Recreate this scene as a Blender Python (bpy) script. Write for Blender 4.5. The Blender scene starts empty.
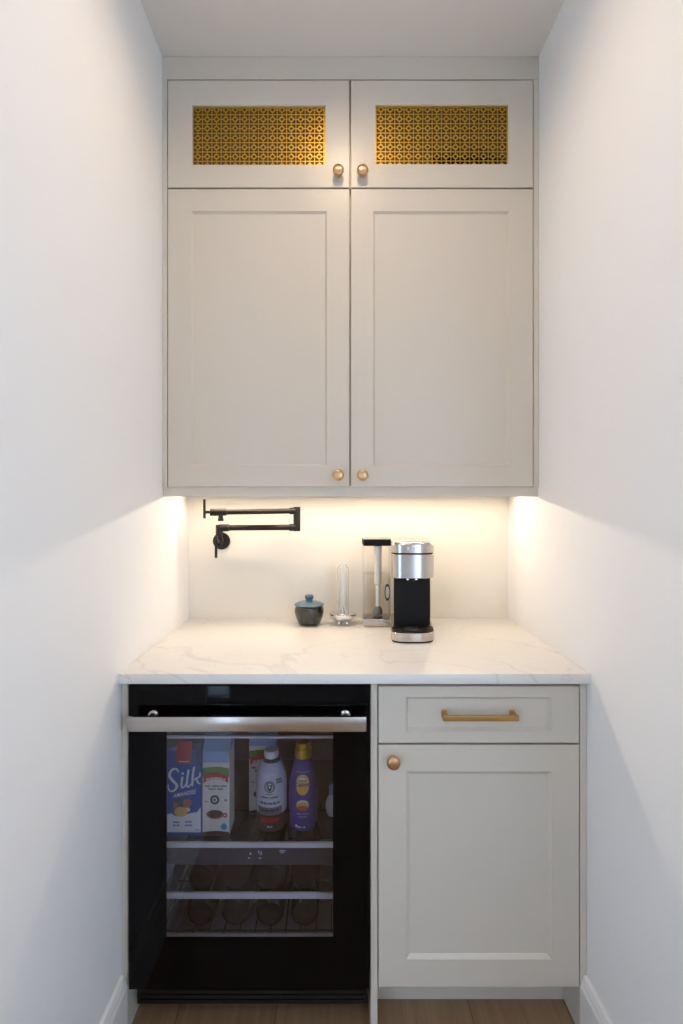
import bpy, bmesh, math, random
from mathutils import Vector, Matrix
PI = math.pi
S = bpy.context.scene
COL = S.collection
random.seed(4)

# ---------------------------------------------------------------- materials
def lin(c):
    return tuple((v / 12.92 if v <= .04045 else ((v + .055) / 1.055) ** 2.4) for v in [x / 255 for x in c]) + (1,)

def mat(name, rgb, rough=.5, metal=0., spec=.5, coat=0., emit=None, estr=0., aniso=0., bump=0., bscale=200., raw=False, vary=0.):
    m = bpy.data.materials.new(name); m.use_nodes = True
    nt = m.node_tree; b = nt.nodes['Principled BSDF']
    col = rgb if raw else lin(rgb)
    b.inputs['Base Color'].default_value = col
    b.inputs['Roughness'].default_value = rough
    b.inputs['Metallic'].default_value = metal
    b.inputs['Specular IOR Level'].default_value = spec
    b.inputs['Coat Weight'].default_value = coat
    b.inputs['Anisotropic'].default_value = aniso
    if emit:
        b.inputs['Emission Color'].default_value = lin(emit)
        b.inputs['Emission Strength'].default_value = estr
    tc = nt.nodes.new('ShaderNodeTexCoord')
    no = nt.nodes.new('ShaderNodeTexNoise'); no.inputs['Scale'].default_value = bscale
    nt.links.new(tc.outputs['Object'], no.inputs['Vector'])
    if bump:
        bp = nt.nodes.new('ShaderNodeBump'); bp.inputs['Strength'].default_value = bump; bp.inputs['Distance'].default_value = .001
        nt.links.new(no.outputs['Fac'], bp.inputs['Height']); nt.links.new(bp.outputs['Normal'], b.inputs['Normal'])
    if vary:
        mx = nt.nodes.new('ShaderNodeMix'); mx.data_type = 'RGBA'
        mx.inputs[6].default_value = col
        mx.inputs[7].default_value = tuple(v * (1 - vary) for v in col[:3]) + (1,)
        nt.links.new(no.outputs['Fac'], mx.inputs[0]); nt.links.new(mx.outputs[2], b.inputs['Base Color'])
    return m

def glassy(name, tint, ior=1.45, gloss_rough=0.0):
    """thin sheet of clear or tinted glass: tinted see-through plus fresnel reflection"""
    m = bpy.data.materials.new(name); m.use_nodes = True
    nt = m.node_tree; nt.nodes.clear()
    out = nt.nodes.new('ShaderNodeOutputMaterial'); mix = nt.nodes.new('ShaderNodeMixShader')
    tr = nt.nodes.new('ShaderNodeBsdfTransparent'); gl = nt.nodes.new('ShaderNodeBsdfGlossy'); lw = nt.nodes.new('ShaderNodeLayerWeight')
    tr.inputs[0].default_value = tint + (1,); gl.inputs['Roughness'].default_value = gloss_rough
    lw.inputs['Blend'].default_value = .5
    f0 = ((ior - 1) / (ior + 1)) ** 2
    pw = nt.nodes.new('ShaderNodeMath'); pw.operation = 'POWER'; pw.inputs[1].default_value = 5
    ma = nt.nodes.new('ShaderNodeMath'); ma.operation = 'MULTIPLY_ADD'; ma.inputs[1].default_value = 1 - f0; ma.inputs[2].default_value = f0
    nt.links.new(lw.outputs['Facing'], pw.inputs[0]); nt.links.new(pw.outputs[0], ma.inputs[0])
    nt.links.new(ma.outputs[0], mix.inputs[0]); nt.links.new(tr.outputs[0], mix.inputs[1]); nt.links.new(gl.outputs[0], mix.inputs[2])
    nt.links.new(mix.outputs[0], out.inputs[0])
    return m

M = {}
M['wall'] = mat('wall_paint', (239, 238, 236), .6, spec=.3, bump=.05, bscale=600)
M['ceil'] = mat('ceiling_paint', (226, 222, 216), .7, spec=.2, bump=.05, bscale=500)
M['splash'] = mat('backsplash_paint', (237, 231, 219), .35, spec=.4)
M['trim'] = mat('trim_paint', (232, 230, 227), .4)
M['cab'] = mat('greige_lacquer', (207, 198, 184), .33, spec=.45, bump=.02, bscale=400)
M['cabin'] = mat('cabinet_inside', (80, 66, 46), .6)
M['lowcab'] = M['cab']
M['gap'] = mat('carcass_edge', (150, 143, 132), .6)
M['brass'] = mat('champagne_bronze', (206, 166, 124), .3, 1., aniso=.5)
M['gold'] = mat('brass_grille', (206, 166, 76), .42, 1.)
M['goldcloth'] = mat('bronze_backing_cloth', (112, 84, 34), .8, bump=.3, bscale=900)
M['pull'] = mat('aged_brass', (184, 144, 88), .32, 1.)
M['mblack'] = mat('matte_black_metal', (44, 40, 38), .36, .6)
M['bglass'] = mat('black_glass', (5, 5, 7), .05, spec=.16)
M['black'] = mat('black_plastic', (9, 9, 9), .5, spec=.25)
M['dgrey'] = mat('pale_grey_liner', (150, 152, 158), .5)
M['panel'] = mat('dark_control_panel', (66, 67, 72), .35)
M['grille'] = mat('black_vent', (12, 12, 14), .45)
M['steel'] = mat('brushed_steel', (196, 190, 184), .2, 1.)
M['steeltrim'] = mat('satin_steel_trim', (228, 228, 228), .5, .1)
M['chrome'] = mat('chrome', (235, 235, 238), .07, 1.)
M['pane'] = glassy('tinted_door_glass', (.82, .82, .86), 1.6)
M['clear'] = glassy('clear_plastic', (.988, .986, .978), 1.3, .02)
M['glass'] = mat('clear_glass_tube', (252, 253, 253), .0)
M['glass'].node_tree.nodes['Principled BSDF'].inputs['Transmission Weight'].default_value = 1.
M['water'] = glassy('water', (.99, .99, .985), 1.15)
M['winglass'] = glassy('window_glass', (.96, .98, 1.), 1.45)
M['shelfglass'] = glassy('shelf_glass', (.8, .84, .84), 1.45)
M['white'] = mat('white_plastic', (228, 228, 226), .35)
M['frost'] = mat('translucent_white_plastic', (236, 234, 230), .3)
M['teal'] = mat('teal_glaze', (78, 114, 132), .18, coat=.4, vary=.55, bscale=60)
M['darkglaze'] = mat('dark_glaze', (52, 51, 46), .16, coat=.5, vary=.5, bscale=45)
M['paper'] = mat('carton_white', (232, 228, 214), .45)
M['cblue'] = mat('carton_blue', (24, 78, 160), .4)
M['cnavy'] = mat('carton_dark_blue', (18, 40, 100), .4)
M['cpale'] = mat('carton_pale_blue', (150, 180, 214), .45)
M['cred'] = mat('print_red', (190, 40, 44), .45)
M['cgreen'] = mat('print_green', (96, 138, 62), .45)
M['cbrown'] = mat('print_brown', (74, 46, 34), .45)
M['cdark'] = mat('print_dark', (48, 46, 52), .45)
M['cgrey'] = mat('print_grey', (120, 118, 122), .45)
M['clight'] = mat('print_white', (240, 240, 240), .45)
M['calm'] = mat('print_almond', (190, 110, 70), .45)
M['cyel'] = mat('print_yellow', (232, 190, 84), .45)
M['ccyan'] = mat('print_light_blue', (60, 150, 210), .45)
M['purple'] = mat('bottle_purple', (98, 76, 146), .35)
M['dpurple'] = mat('print_deep_blue', (40, 46, 130), .35)
M['lgreen'] = mat('print_bottle_green', (20, 92, 70), .4)
M['bottlecap'] = mat('gold_cap', (206, 160, 50), .35, .5)
M['bgrey'] = mat('bottle_pale_grey', (206, 210, 220), .35)
M['wine'] = mat('dark_bottle_glass', (20, 16, 12), .25, coat=0., spec=.3)
M['lamp'] = mat('lit_diffuser', (255, 225, 190), .5, emit=(255, 224, 188), estr=330.)
M['lamp2'] = mat('lit_hall_diffuser', (255, 225, 190), .5, emit=(255, 236, 214), estr=170.)
M['strip'] = mat('lit_strip_diffuser', (255, 225, 190), .5, emit=(255, 235, 211), estr=110.)
M['icon'] = mat('lit_icon', (200, 210, 230), .5, emit=(205, 215, 235), estr=.35)
M['wire'] = mat('dark_wire', (70, 66, 62), .4, .8)

def quartz():
    m = bpy.data.materials.new('white_quartz'); m.use_nodes = True
    nt = m.node_tree; b = nt.nodes['Principled BSDF']; b.inputs['Roughness'].default_value = .28
    tc = nt.nodes.new('ShaderNodeTexCoord')
    def vein(scale, rot, width, dist, seed):
        mp = nt.nodes.new('ShaderNodeMapping'); mp.inputs['Rotation'].default_value = (0, 0, rot); mp.inputs['Location'].default_value = (seed, seed * .7, 0)
        nt.links.new(tc.outputs['Object'], mp.inputs['Vector'])
        n = nt.nodes.new('ShaderNodeTexNoise'); n.inputs['Scale'].default_value = scale; n.inputs['Detail'].default_value = 5; n.inputs['Distortion'].default_value = dist
        nt.links.new(mp.outputs[0], n.inputs['Vector'])
        s = nt.nodes.new('ShaderNodeMath'); s.operation = 'SUBTRACT'; s.inputs[1].default_value = .5; nt.links.new(n.outputs['Fac'], s.inputs[0])
        a = nt.nodes.new('ShaderNodeMath'); a.operation = 'ABSOLUTE'; nt.links.new(s.outputs[0], a.inputs[0])
        r = nt.nodes.new('ShaderNodeMapRange'); r.inputs[1].default_value = 0; r.inputs[2].default_value = width; r.inputs[3].default_value = 1; r.inputs[4].default_value = 0
        nt.links.new(a.outputs[0], r.inputs[0])
        return r.outputs[0]
    v1 = vein(1.9, .6, .010, .9, 3.1); v2 = vein(4.2, -.4, .008, 1.4, 8.3)
    msk = nt.nodes.new('ShaderNodeTexNoise'); msk.inputs['Scale'].default_value = 2.2
    nt.links.new(tc.outputs['Object'], msk.inputs['Vector'])
    mr = nt.nodes.new('ShaderNodeMapRange'); mr.inputs[1].default_value = .45; mr.inputs[2].default_value = .62; mr.inputs[4].default_value = .2
    nt.links.new(msk.outputs['Fac'], mr.inputs[0])
    q = nt.nodes.new('ShaderNodeMath'); q.operation = 'MULTIPLY'; nt.links.new(v2, q.inputs[0]); nt.links.new(mr.outputs[0], q.inputs[1])
    p = nt.nodes.new('ShaderNodeMath'); p.operation = 'MULTIPLY_ADD'; p.inputs[1].default_value = .22
    nt.links.new(v1, p.inputs[0]); nt.links.new(q.outputs[0], p.inputs[2])
    mx = nt.nodes.new('ShaderNodeMix'); mx.data_type = 'RGBA'; mx.inputs[6].default_value = lin((226, 223, 218)); mx.inputs[7].default_value = lin((150, 145, 140))
    nt.links.new(p.outputs[0], mx.inputs[0]); nt.links.new(mx.outputs[2], b.inputs['Base Color'])
    return m
M['quartz'] = quartz()

def oak():
    m = bpy.data.materials.new('oak_planks'); m.use_nodes = True
    nt = m.node_tree; b = nt.nodes['Principled BSDF']; b.inputs['Roughness'].default_value = .38
    tc = nt.nodes.new('ShaderNodeTexCoord'); mp = nt.nodes.new('ShaderNodeMapping')
    mp.inputs['Rotation'].default_value = (0, 0, PI / 2); mp.inputs['Location'].default_value = (.37, -.098, 0)
    nt.links.new(tc.outputs['Object'], mp.inputs['Vector'])
    br = nt.nodes.new('ShaderNodeTexBrick'); br.offset = .4
    br.inputs['Scale'].default_value = 1; br.inputs['Brick Width'].default_value = 1.9; br.inputs['Row Height'].default_value = .256; br.inputs['Mortar Size'].default_value = .0012
    br.inputs['Color1'].default_value = lin((168, 134, 102)); br.inputs['Color2'].default_value = lin((150, 118, 88)); br.inputs['Mortar'].default_value = lin((104, 80, 58))
    nt.links.new(mp.outputs[0], br.inputs['Vector'])
    m2 = nt.nodes.new('ShaderNodeMapping'); m2.inputs['Scale'].default_value = (60, 3, 3); nt.links.new(tc.outputs['Object'], m2.inputs['Vector'])
    n = nt.nodes.new('ShaderNodeTexNoise'); n.inputs['Scale'].default_value = 1; n.inputs['Detail'].default_value = 6; n.inputs['Distortion'].default_value = .6
    nt.links.new(m2.outputs[0], n.inputs['Vector'])
    mx = nt.nodes.new('ShaderNodeMix'); mx.data_type = 'RGBA'; mx.blend_type = 'MULTIPLY'; mx.inputs[0].default_value = .55
    rp = nt.nodes.new('ShaderNodeValToRGB'); rp.color_ramp.elements[0].position = .3; rp.color_ramp.elements[0].color = (.5, .45, .4, 1); rp.color_ramp.elements[1].position = .65
    nt.links.new(n.outputs['Fac'], rp.inputs[0]); nt.links.new(br.outputs['Color'], mx.inputs[6]); nt.links.new(rp.outputs[0], mx.inputs[7])
    nt.links.new(mx.outputs[2], b.inputs['Base Color'])
    return m
M['oak'] = oak()

# ---------------------------------------------------------------- mesh builder
class MB:
    """collects shapes; build() links them as ONE mesh object"""
    def __init__(s):
        s.v = []; s.f = []; s.m = []; s.mats = []
    def mi(s, m):
        m = M[m] if isinstance(m, str) else m
        if m not in s.mats: s.mats.append(m)
        return s.mats.index(m)
    def add(s, vs, fs, m):
        k = len(s.v); i = s.mi(m)
        s.v += [tuple(v) for v in vs]
        for f in fs: s.f.append([k + a for a in f]); s.m.append(i)
        return s
    def box(s, x0, x1, y0, y1, z0, z1, m, c=0.):
        """box with chamfered edges of size c"""
        if x0 > x1: x0, x1 = x1, x0
        if c <= 0:
            v = [(x, y, z) for x in (x0, x1) for y in (y0, y1) for z in (z0, z1)]
            return s.add(v, [(0, 1, 3, 2), (4, 6, 7, 5), (0, 4, 5, 1), (2, 3, 7, 6), (0, 2, 6, 4), (1, 5, 7, 3)], m)
        bm = bmesh.new(); bmesh.ops.create_cube(bm, size=1)
        for v in bm.verts:
            v.co = Vector(((x0 + x1) / 2 + v.co.x * (x1 - x0), (y0 + y1) / 2 + v.co.y * (y1 - y0), (z0 + z1) / 2 + v.co.z * (z1 - z0)))
        bmesh.ops.bevel(bm, geom=bm.edges[:], offset=c, segments=2, profile=.6, affect='EDGES')
        return s.bm(bm, m)
    def bm(s, bm, m):
        bm.verts.index_update()
        s.add([v.co.copy() for v in bm.verts], [[v.index for v in f.verts] for f in bm.faces], m); bm.free(); return s
    def loops(s, L, m, cap0=True, cap1=True):
        """skin a list of equal-length closed loops"""
        n = len(L[0]); vs = [p for l in L for p in l]; fs = []
        for k in range(len(L) - 1):
            for i in range(n):
                j = (i + 1) % n
                fs.append((k * n + i, k * n + j, (k + 1) * n + j, (k + 1) * n + i))
        if cap0: fs.append(tuple(range(n))[::-1])
        if cap1: fs.append(tuple((len(L) - 1) * n + i for i in range(n)))
        return s.add(vs, fs, m)
    def lathe(s, prof, m, c=(0, 0, 0), axis='z', n=40, ms=None):
        """prof: (radius, height) pairs; ms: optional material per band"""
        def pt(r, h, a):
            u, w = r * math.cos(a), r * math.sin(a)
            p = {'z': (u, w, h), 'y': (u, h, w), 'x': (h, u, w)}[axis]
            return (c[0] + p[0], c[1] + p[1], c[2] + p[2])
        L = [[pt(max(r, 1e-5), h, 2 * PI * i / n) for i in range(n)] for r, h in prof]
        if not ms: return s.loops(L, m, prof[0][0] > 1e-4, prof[-1][0] > 1e-4)
        for k in range(len(L) - 1):
            s.loops([L[k], L[k + 1]], ms[k], k == 0 and prof[0][0] > 1e-4, k == len(L) - 2 and prof[-1][0] > 1e-4)
        return s
    def tube(s, pts, r, m, n=20, rs=None):
        pts = [Vector(p) for p in pts]; L = []; up = None
        for i, p in enumerate(pts):
            t = ((pts[min(i + 1, len(pts) - 1)] - p).normalized() + (p - pts[max(i - 1, 0)]).normalized())
            t = t.normalized()
            if up is None:
                up = t.orthogonal().normalized()
            up = (up - t * up.dot(t)).normalized(); w = t.cross(up)
            rr = rs[i] if rs else r
            L.append([p + up * rr * math.cos(2 * PI * k / n) + w * rr * math.sin(2 * PI * k / n) for k in range(n)])
        return s.loops(L, m)
    def ribbon(s, pts, widths, y, m):
        """flat printed stroke of varying width in the x-z plane"""
        P = [Vector((a, b)) for a, b in pts]; l = []; r = []
        for i, p in enumerate(P):
            t = (P[min(i + 1, len(P) - 1)] - P[max(i - 1, 0)]).normalized(); nn = Vector((-t.y, t.x)) * widths[i] / 2
            l.append((p.x + nn.x, y, p.y + nn.y)); r.append((p.x - nn.x, y, p.y - nn.y))
        k = len(l); return s.add(l + r, [(i, i + 1, k + i + 1, k + i) for i in range(k - 1)], m)
    def poly(s, pts, y, m):
        return s.add([(a, y, b) for a, b in pts], [tuple(range(len(pts)))], m)
    def disc(s, x, z, rx, rz, y, m, n=20):
        return s.poly([(x + rx * math.cos(2 * PI * i / n), z + rz * math.sin(2 * PI * i / n)) for i in range(n)], y, m)
    def blob(s, x, z, rx, rz, d, m, n=12):
        """ellipse cut into narrow cells, so that it can be wrapped round a bottle"""
        for i in range(n):
            a0, a1 = -1 + 2 * i / n, -1 + 2 * (i + 1) / n; h0, h1 = math.sqrt(max(1 - a0 * a0, 0)), math.sqrt(max(1 - a1 * a1, 0))
            for k in range(6):
                b0, b1 = -1 + k / 3, -1 + (k + 1) / 3
                s.add([(x + rx * a0, d, z + rz * h0 * b0), (x + rx * a1, d, z + rz * h1 * b0), (x + rx * a1, d, z + rz * h1 * b1), (x + rx * a0, d, z + rz * h0 * b1)], [(0, 1, 2, 3)], m)
        return s
    def ring(s, x, z, r0, r1, y, m, n=24):
        o = [(x + r1 * math.cos(2 * PI * i / n), y, z + r1 * math.sin(2 * PI * i / n)) for i in range(n)]
        q = [(x + r0 * math.cos(2 * PI * i / n), y, z + r0 * math.sin(2 * PI * i / n)) for i in range(n)]
        return s.add(o + q, [(i, (i + 1) % n, n + (i + 1) % n, n + i) for i in range(n)], m)
    def text(s, body, x, z, y, height, m, width=None, fn=None, bold=0., shear=0.):
        """lettering facing the viewer (-y), centred on x, standing on z"""
        cu = bpy.data.curves.new('lettering', 'FONT'); cu.body = body; cu.align_x = 'CENTER'; cu.size = 1; cu.shear = shear; cu.offset = bold; cu.resolution_u = 3
        o = bpy.data.objects.new('lettering', cu); COL.objects.link(o)
        dg = bpy.context.evaluated_depsgraph_get(); me = bpy.data.meshes.new_from_object(o.evaluated_get(dg))
        vs = [v.co.copy() for v in me.vertices]; fs = [tuple(p.vertices) for p in me.polygons]
        bpy.data.objects.remove(o); bpy.data.curves.remove(cu); bpy.data.meshes.remove(me)
        if not vs: return s
        w = max(v.x for v in vs) - min(v.x for v in vs); h = max(v.y for v in vs) - min(0, min(v.y for v in vs))
        xm = (max(v.x for v in vs) + min(v.x for v in vs)) / 2
        kz = height / .72; kx = (width / w) if width else kz
        pts = [(x + (v.x - xm) * kx, y, z + v.y * kz) for v in vs]
        if fn: pts = [fn(p) for p in pts]
        return s.add(pts, fs, m)
    def print_row(s, words, x, z, y, height, m, width, fn=None):
        """row of small print too fine to read: one mark per letter, words given by their lengths"""
        n = sum(words) + len(words) - 1; st = width / n; u = x - width / 2
        for k, wl in enumerate(words):
            for i in range(wl):
                h = height * (1, .8, 1, .9)[(i * 3 + k) % 4]; a, b = u + st * .12, u + st * (.88, .7)[(i + k) % 2]
                p = [(a, y, z), (b, y, z), (b, y, z + h), (a, y, z + h)]
                s.add([fn(q) for q in p] if fn else p, [(0, 1, 2, 3)], m); u += st
            u += st
        return s
    def build(s, name, parent=None, smooth=None, loc=None):
        me = bpy.data.meshes.new(name)
        o = bpy.data.objects.new(name, me); COL.objects.link(o)
        off = Vector(loc) if loc else Vector((0, 0, 0))
        me.from_pydata([Vector(v) - off for v in s.v], [], s.f)
        for m in s.mats: me.materials.append(m)
        for p, i in zip(me.polygons, s.m): p.material_index = i
        b = bmesh.new(); b.from_mesh(me); bmesh.ops.recalc_face_normals(b, faces=b.faces); b.to_mesh(b_me(me)); b.free()
        if smooth:
            for p in me.polygons: p.use_smooth = True
            me.set_sharp_from_angle(angle=math.radians(smooth))
        if parent:
            o.parent = parent; o.location = off - parent_loc(parent)
        else: o.location = off
        me.update(); return o
def b_me(me): return me
def parent_loc(p):
    l = Vector(p.location)
    while p.parent: p = p.parent; l += Vector(p.location)
    return l

def tag(o, label=None, cat=None, group=None, kind=None):
    if label: o['label'] = label
    if cat: o['category'] = cat
    if group: o['group'] = group
    if kind: o['kind'] = kind
    return o
def thing(name, label, cat, loc, group=None):
    o = bpy.data.objects.new(name, None); COL.objects.link(o); o.location = loc; o.empty_display_size = .05
    return tag(o, label, cat, group)
def struct(mb, name, label=None, parent=None, smooth=None):
    o = mb.build(name, parent, smooth)
    if not parent: o['kind'] = 'structure'
    if label: o['label'] = label
    return o
def copy_tree(o, parent=None):
    c = o.copy(); COL.objects.link(c); c.parent = parent
    for ch in list(o.children): copy_tree(ch, c)
    return c

# ---------------------------------------------------------------- measured place (metres; x right, y into the niche, z up)
EYE = 1.34
XL, XR, YB = -.540, .631, 1.997            # side walls and back wall of the niche
ZC = 2.725                                 # ceiling
YO = .45                                   # where the niche opens into the hall
HY = -.9                                   # far side of the hall
HX = 2.3
T = .12

# ---------------------------------------------------------------- setting
struct(MB().box(-HX, HX, HY - T, YB + T, -.05, 0, 'oak'), 'floor', 'light oak plank floor')
CANS = ((.03, 1.12), (.03, -.30)); ce = MB(); q0 = .048
ys = [HY - T] + [v_ for _, y_ in sorted(CANS, key=lambda c_: c_[1]) for v_ in (y_ - q0, y_ + q0)] + [YB + T]
for i in range(5):
    if i % 2 == 0: ce.box(-HX, HX, ys[i], ys[i + 1], ZC, ZC + .12, 'ceil')
    else: ce.box(-HX, .03 - q0, ys[i], ys[i + 1], ZC, ZC + .12, 'ceil'); ce.box(.03 + q0, HX, ys[i], ys[i + 1], ZC, ZC + .12, 'ceil')
struct(ce, 'ceiling', 'smooth off white ceiling')
struct(MB().box(XL - T, XL, YO, YB + T, 0, ZC, 'wall'), 'wall_left', 'white painted wall left of the niche')
struct(MB().box(XR, XR + T, YO, YB + T, 0, ZC, 'wall'), 'wall_right', 'white painted wall right of the niche')
struct(MB().box(XL, XR, YB, YB + T, 0, ZC, 'splash'), 'wall_back', 'cream back wall behind the countertop')
struct(MB().box(-HX, XL - T, YO, YO + T, 0, ZC, 'wall'), 'wall_hall_left')
struct(MB().box(XR + T, HX, YO, YO + T, 0, ZC, 'wall'), 'wall_hall_right')
struct(MB().box(-HX - T, -HX, HY - T, YO + T, 0, ZC, 'wall'), 'wall_end_left')
struct(MB().box(HX, HX + T, HY - T, YO + T, 0, ZC, 'wall'), 'wall_end_right')
# far hall wall with a tall sidelight between two windows
WL = (-2.2, -1.0, .45, 2.4); SL = (-.90, -.685, .0, 2.1); WR = (.72, 2.2, .45, 2.4)
w = MB(); xx = -HX
for R_ in (WL, SL, WR):
    w.box(xx, R_[0], HY - T, HY, 0, ZC, 'wall'); w.box(R_[0], R_[1], HY - T, HY, R_[3], ZC, 'wall')
    if R_[2] > 0: w.box(R_[0], R_[1], HY - T, HY, 0, R_[2], 'wall')
    xx = R_[1]
w.box(xx, HX, HY - T, HY, 0, ZC, 'wall')
struct(w, 'wall_far')
def window(name, R, mull):
    x0, x1, z0, z1 = R; f = MB(); t = .035
    for a in ((x0, x0 + t, z0, z1), (x1 - t, x1, z0, z1), (x0 + t, x1 - t, z0, z0 + t), (x0 + t, x1 - t, z1 - t, z1)):
        f.box(a[0], a[1], HY - .08, HY - .04, a[2], a[3], 'trim')
    for k in range(1, mull):
        xm = x0 + (x1 - x0) * k / mull; f.box(xm - .02, xm + .02, HY - .08, HY - .04, z0 + t, z1 - t, 'trim')
    o = struct(f, name)
    MB().box(x0 + t, x1 - t, HY - .063, HY - .057, z0 + t, z1 - t, 'winglass').build('pane', o)
window('window_1', SL, 1); window('window_2', WL, 2); window('window_3', WR, 2)

def baseboard(name, xw, sgn, y0, y1):
    p = [(0, 0), (.016, 0), (.016, .122), (.013, .130), (.013, .136), (.008, .149), (0, .150)]
    L = [[(xw + sgn * a, y, b) for a, b in p] for y in (y0, y1)]
    struct(MB().loops(L, 'trim'), name)
baseboard('baseboard_left', XL, 1, YO, 1.3685)
baseboard('baseboard_right', XR, -1, YO, 1.3685)

# recessed ceiling downlights (hall side of the niche, above the frame)
def downlight(x, y, label, lens):
    """can light: trim ring under the ceiling, baffle going up, lit lens set back inside"""
    t = thing('downlight', label, 'ceiling light', (x, y, ZC), 'recessed ceiling downlights')
    MB().lathe([(.046, .055), (.044, .055), (.044, -.002), (.050, -.006), (.074, -.004), (.074, -.0005), (.046, -.0005), (.046, .055)], 'trim', (x, y, ZC), n=40).build('trim_ring', t, 40)
    MB().lathe([(.0001, .013), (.0435, .013), (.0435, .019), (.0001, .019)], lens, (x, y, ZC), n=40).build('lens', t)
    return t
downlight(*CANS[0], 'round recessed ceiling downlight nearest the upper cabinet', 'lamp')
downlight(*CANS[1], 'round recessed ceiling downlight over the hall', 'lamp2')

# ---------------------------------------------------------------- shaker fronts, knobs
def rect(x0, x1, z0, z1, y): return [(x0, y, z0), (x1, y, z0), (x1, y, z1), (x0, y, z1)]
def shaker(x0, x1, z0, z1, y, th, ix0, ix1, iz0, iz1, bev, dep, hole=False, m='cab'):
    c = .0012; mb = MB()
    L = [rect(x0, x1, z0, z1, y + th), rect(x0, x1, z0, z1, y + c), rect(x0 + c, x1 - c, z0 + c, z1 - c, y)]
    if not hole:
        L += [rect(ix0, ix1, iz0, iz1, y), rect(ix0 + .0008, ix1 - .0008, iz0 + .0008, iz1 - .0008, y + .0012),
              rect(ix0 + bev, ix1 - bev, iz0 + bev, iz1 - bev, y + dep - .001), rect(ix0 + bev + .0006, ix1 - bev - .0006, iz0 + bev + .0006, iz1 - bev - .0006, y + dep)]
        mb.loops(L, m)
    else:
        L += [rect(ix0, ix1, iz0, iz1, y), rect(ix0 + .001, ix1 - .001, iz0 + .001, iz1 - .001, y + .001), rect(ix0 + .001, ix1 - .001, iz0 + .001, iz1 - .001, y + th), rect(x0, x1, z0, z1, y + th)]
        mb.loops(L, m, False, False)
    return mb
def knob(x, z, y, parent, r=.0172):
    p = [(.0001, 0), (.0095, 0), (.0095, -.002), (.0062, -.005), (.0058, -.013), (.009, -.016), (r * .93, -.0185), (r, -.0215), (r, -.0265), (r * .93, -.0295), (r * .6, -.0315), (.0001, -.0322)]
    return MB().lathe(p, 'brass', (x, y, z), 'y', 36).build('knob', parent, 50)

# ---------------------------------------------------------------- upper cabinet
UF = 1.689; US = 544 / UF
ux = lambda p: (p - 336) / US
uz = lambda p: EYE + (502 - p) / US
uc = thing('wall_cabinet', 'tall greige wall cabinet with four shaker doors above the counter', 'cabinet', (.045, UF, uz(496)))
c = MB(); g = .0005
CF = UF + .0225; x0, x1 = XL + g, XR - g; zb, zt = uz(487.3) + .002, ZC - g
c.box(x0, x0 + .034, CF, YB - g, zb, zt, 'cab'); c.box(x1 - .034, x1, CF, YB - g, zb, zt, 'cab')
c.box(x0 + .034, x1 - .034, CF, YB - g, zb, zb + .018, 'cab'); c.box(x0 + .034, x1 - .034, CF, YB - g, uz(80), zt, 'cab')
c.box(x0 + .034, x1 - .034, CF, YB - g, uz(188) - .009, uz(188) + .009, 'cab')
c.box(ux(350) - .009, ux(350) + .009, CF, YB - g, zb + .018, uz(80), 'cab')
c.box(x0 + .034, x1 - .034, YB - .02, YB - g, zb + .018, uz(80), 'cabin')
c.build('carcass', uc)
f = MB()
f.box(x0, ux(167.0), UF + .002, CF, uz(487), uz(79.0), 'cab', .0008); f.box(ux(533.8), x1, UF + .002, CF, uz(487), uz(79.0), 'cab', .0008)
f.box(x0, x1, UF + .002, CF, uz(79.0) + .0004, ZC - g, 'cab', .0008)
f.build('filler_strip', uc)
MB().box(x0, x1, UF + .008, UF + .026, uz(496.6), uz(487.3) + .0015, 'cab', .0008).build('light_rail', uc)
def upper_door(a, b, t, bo, pan):
    d = shaker(ux(a), ux(b), uz(bo), uz(t), UF, .02, ux(pan[0]), ux(pan[1]), uz(pan[3]), uz(pan[2]), .006, .007).build('door', uc)
    return d
dl = upper_door(167.8, 349.3, 189, 486.6, (191, 327, 211, 466)); knob(ux(338.3), uz(475.5), UF, dl)
dr = upper_door(350.9, 533.0, 189, 486.6, (373, 509.5, 211, 466)); knob(ux(362.3), uz(475.5), UF, dr)
dl['label'] = 'large left shaker door'; dr['label'] = 'large right shaker door'
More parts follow.
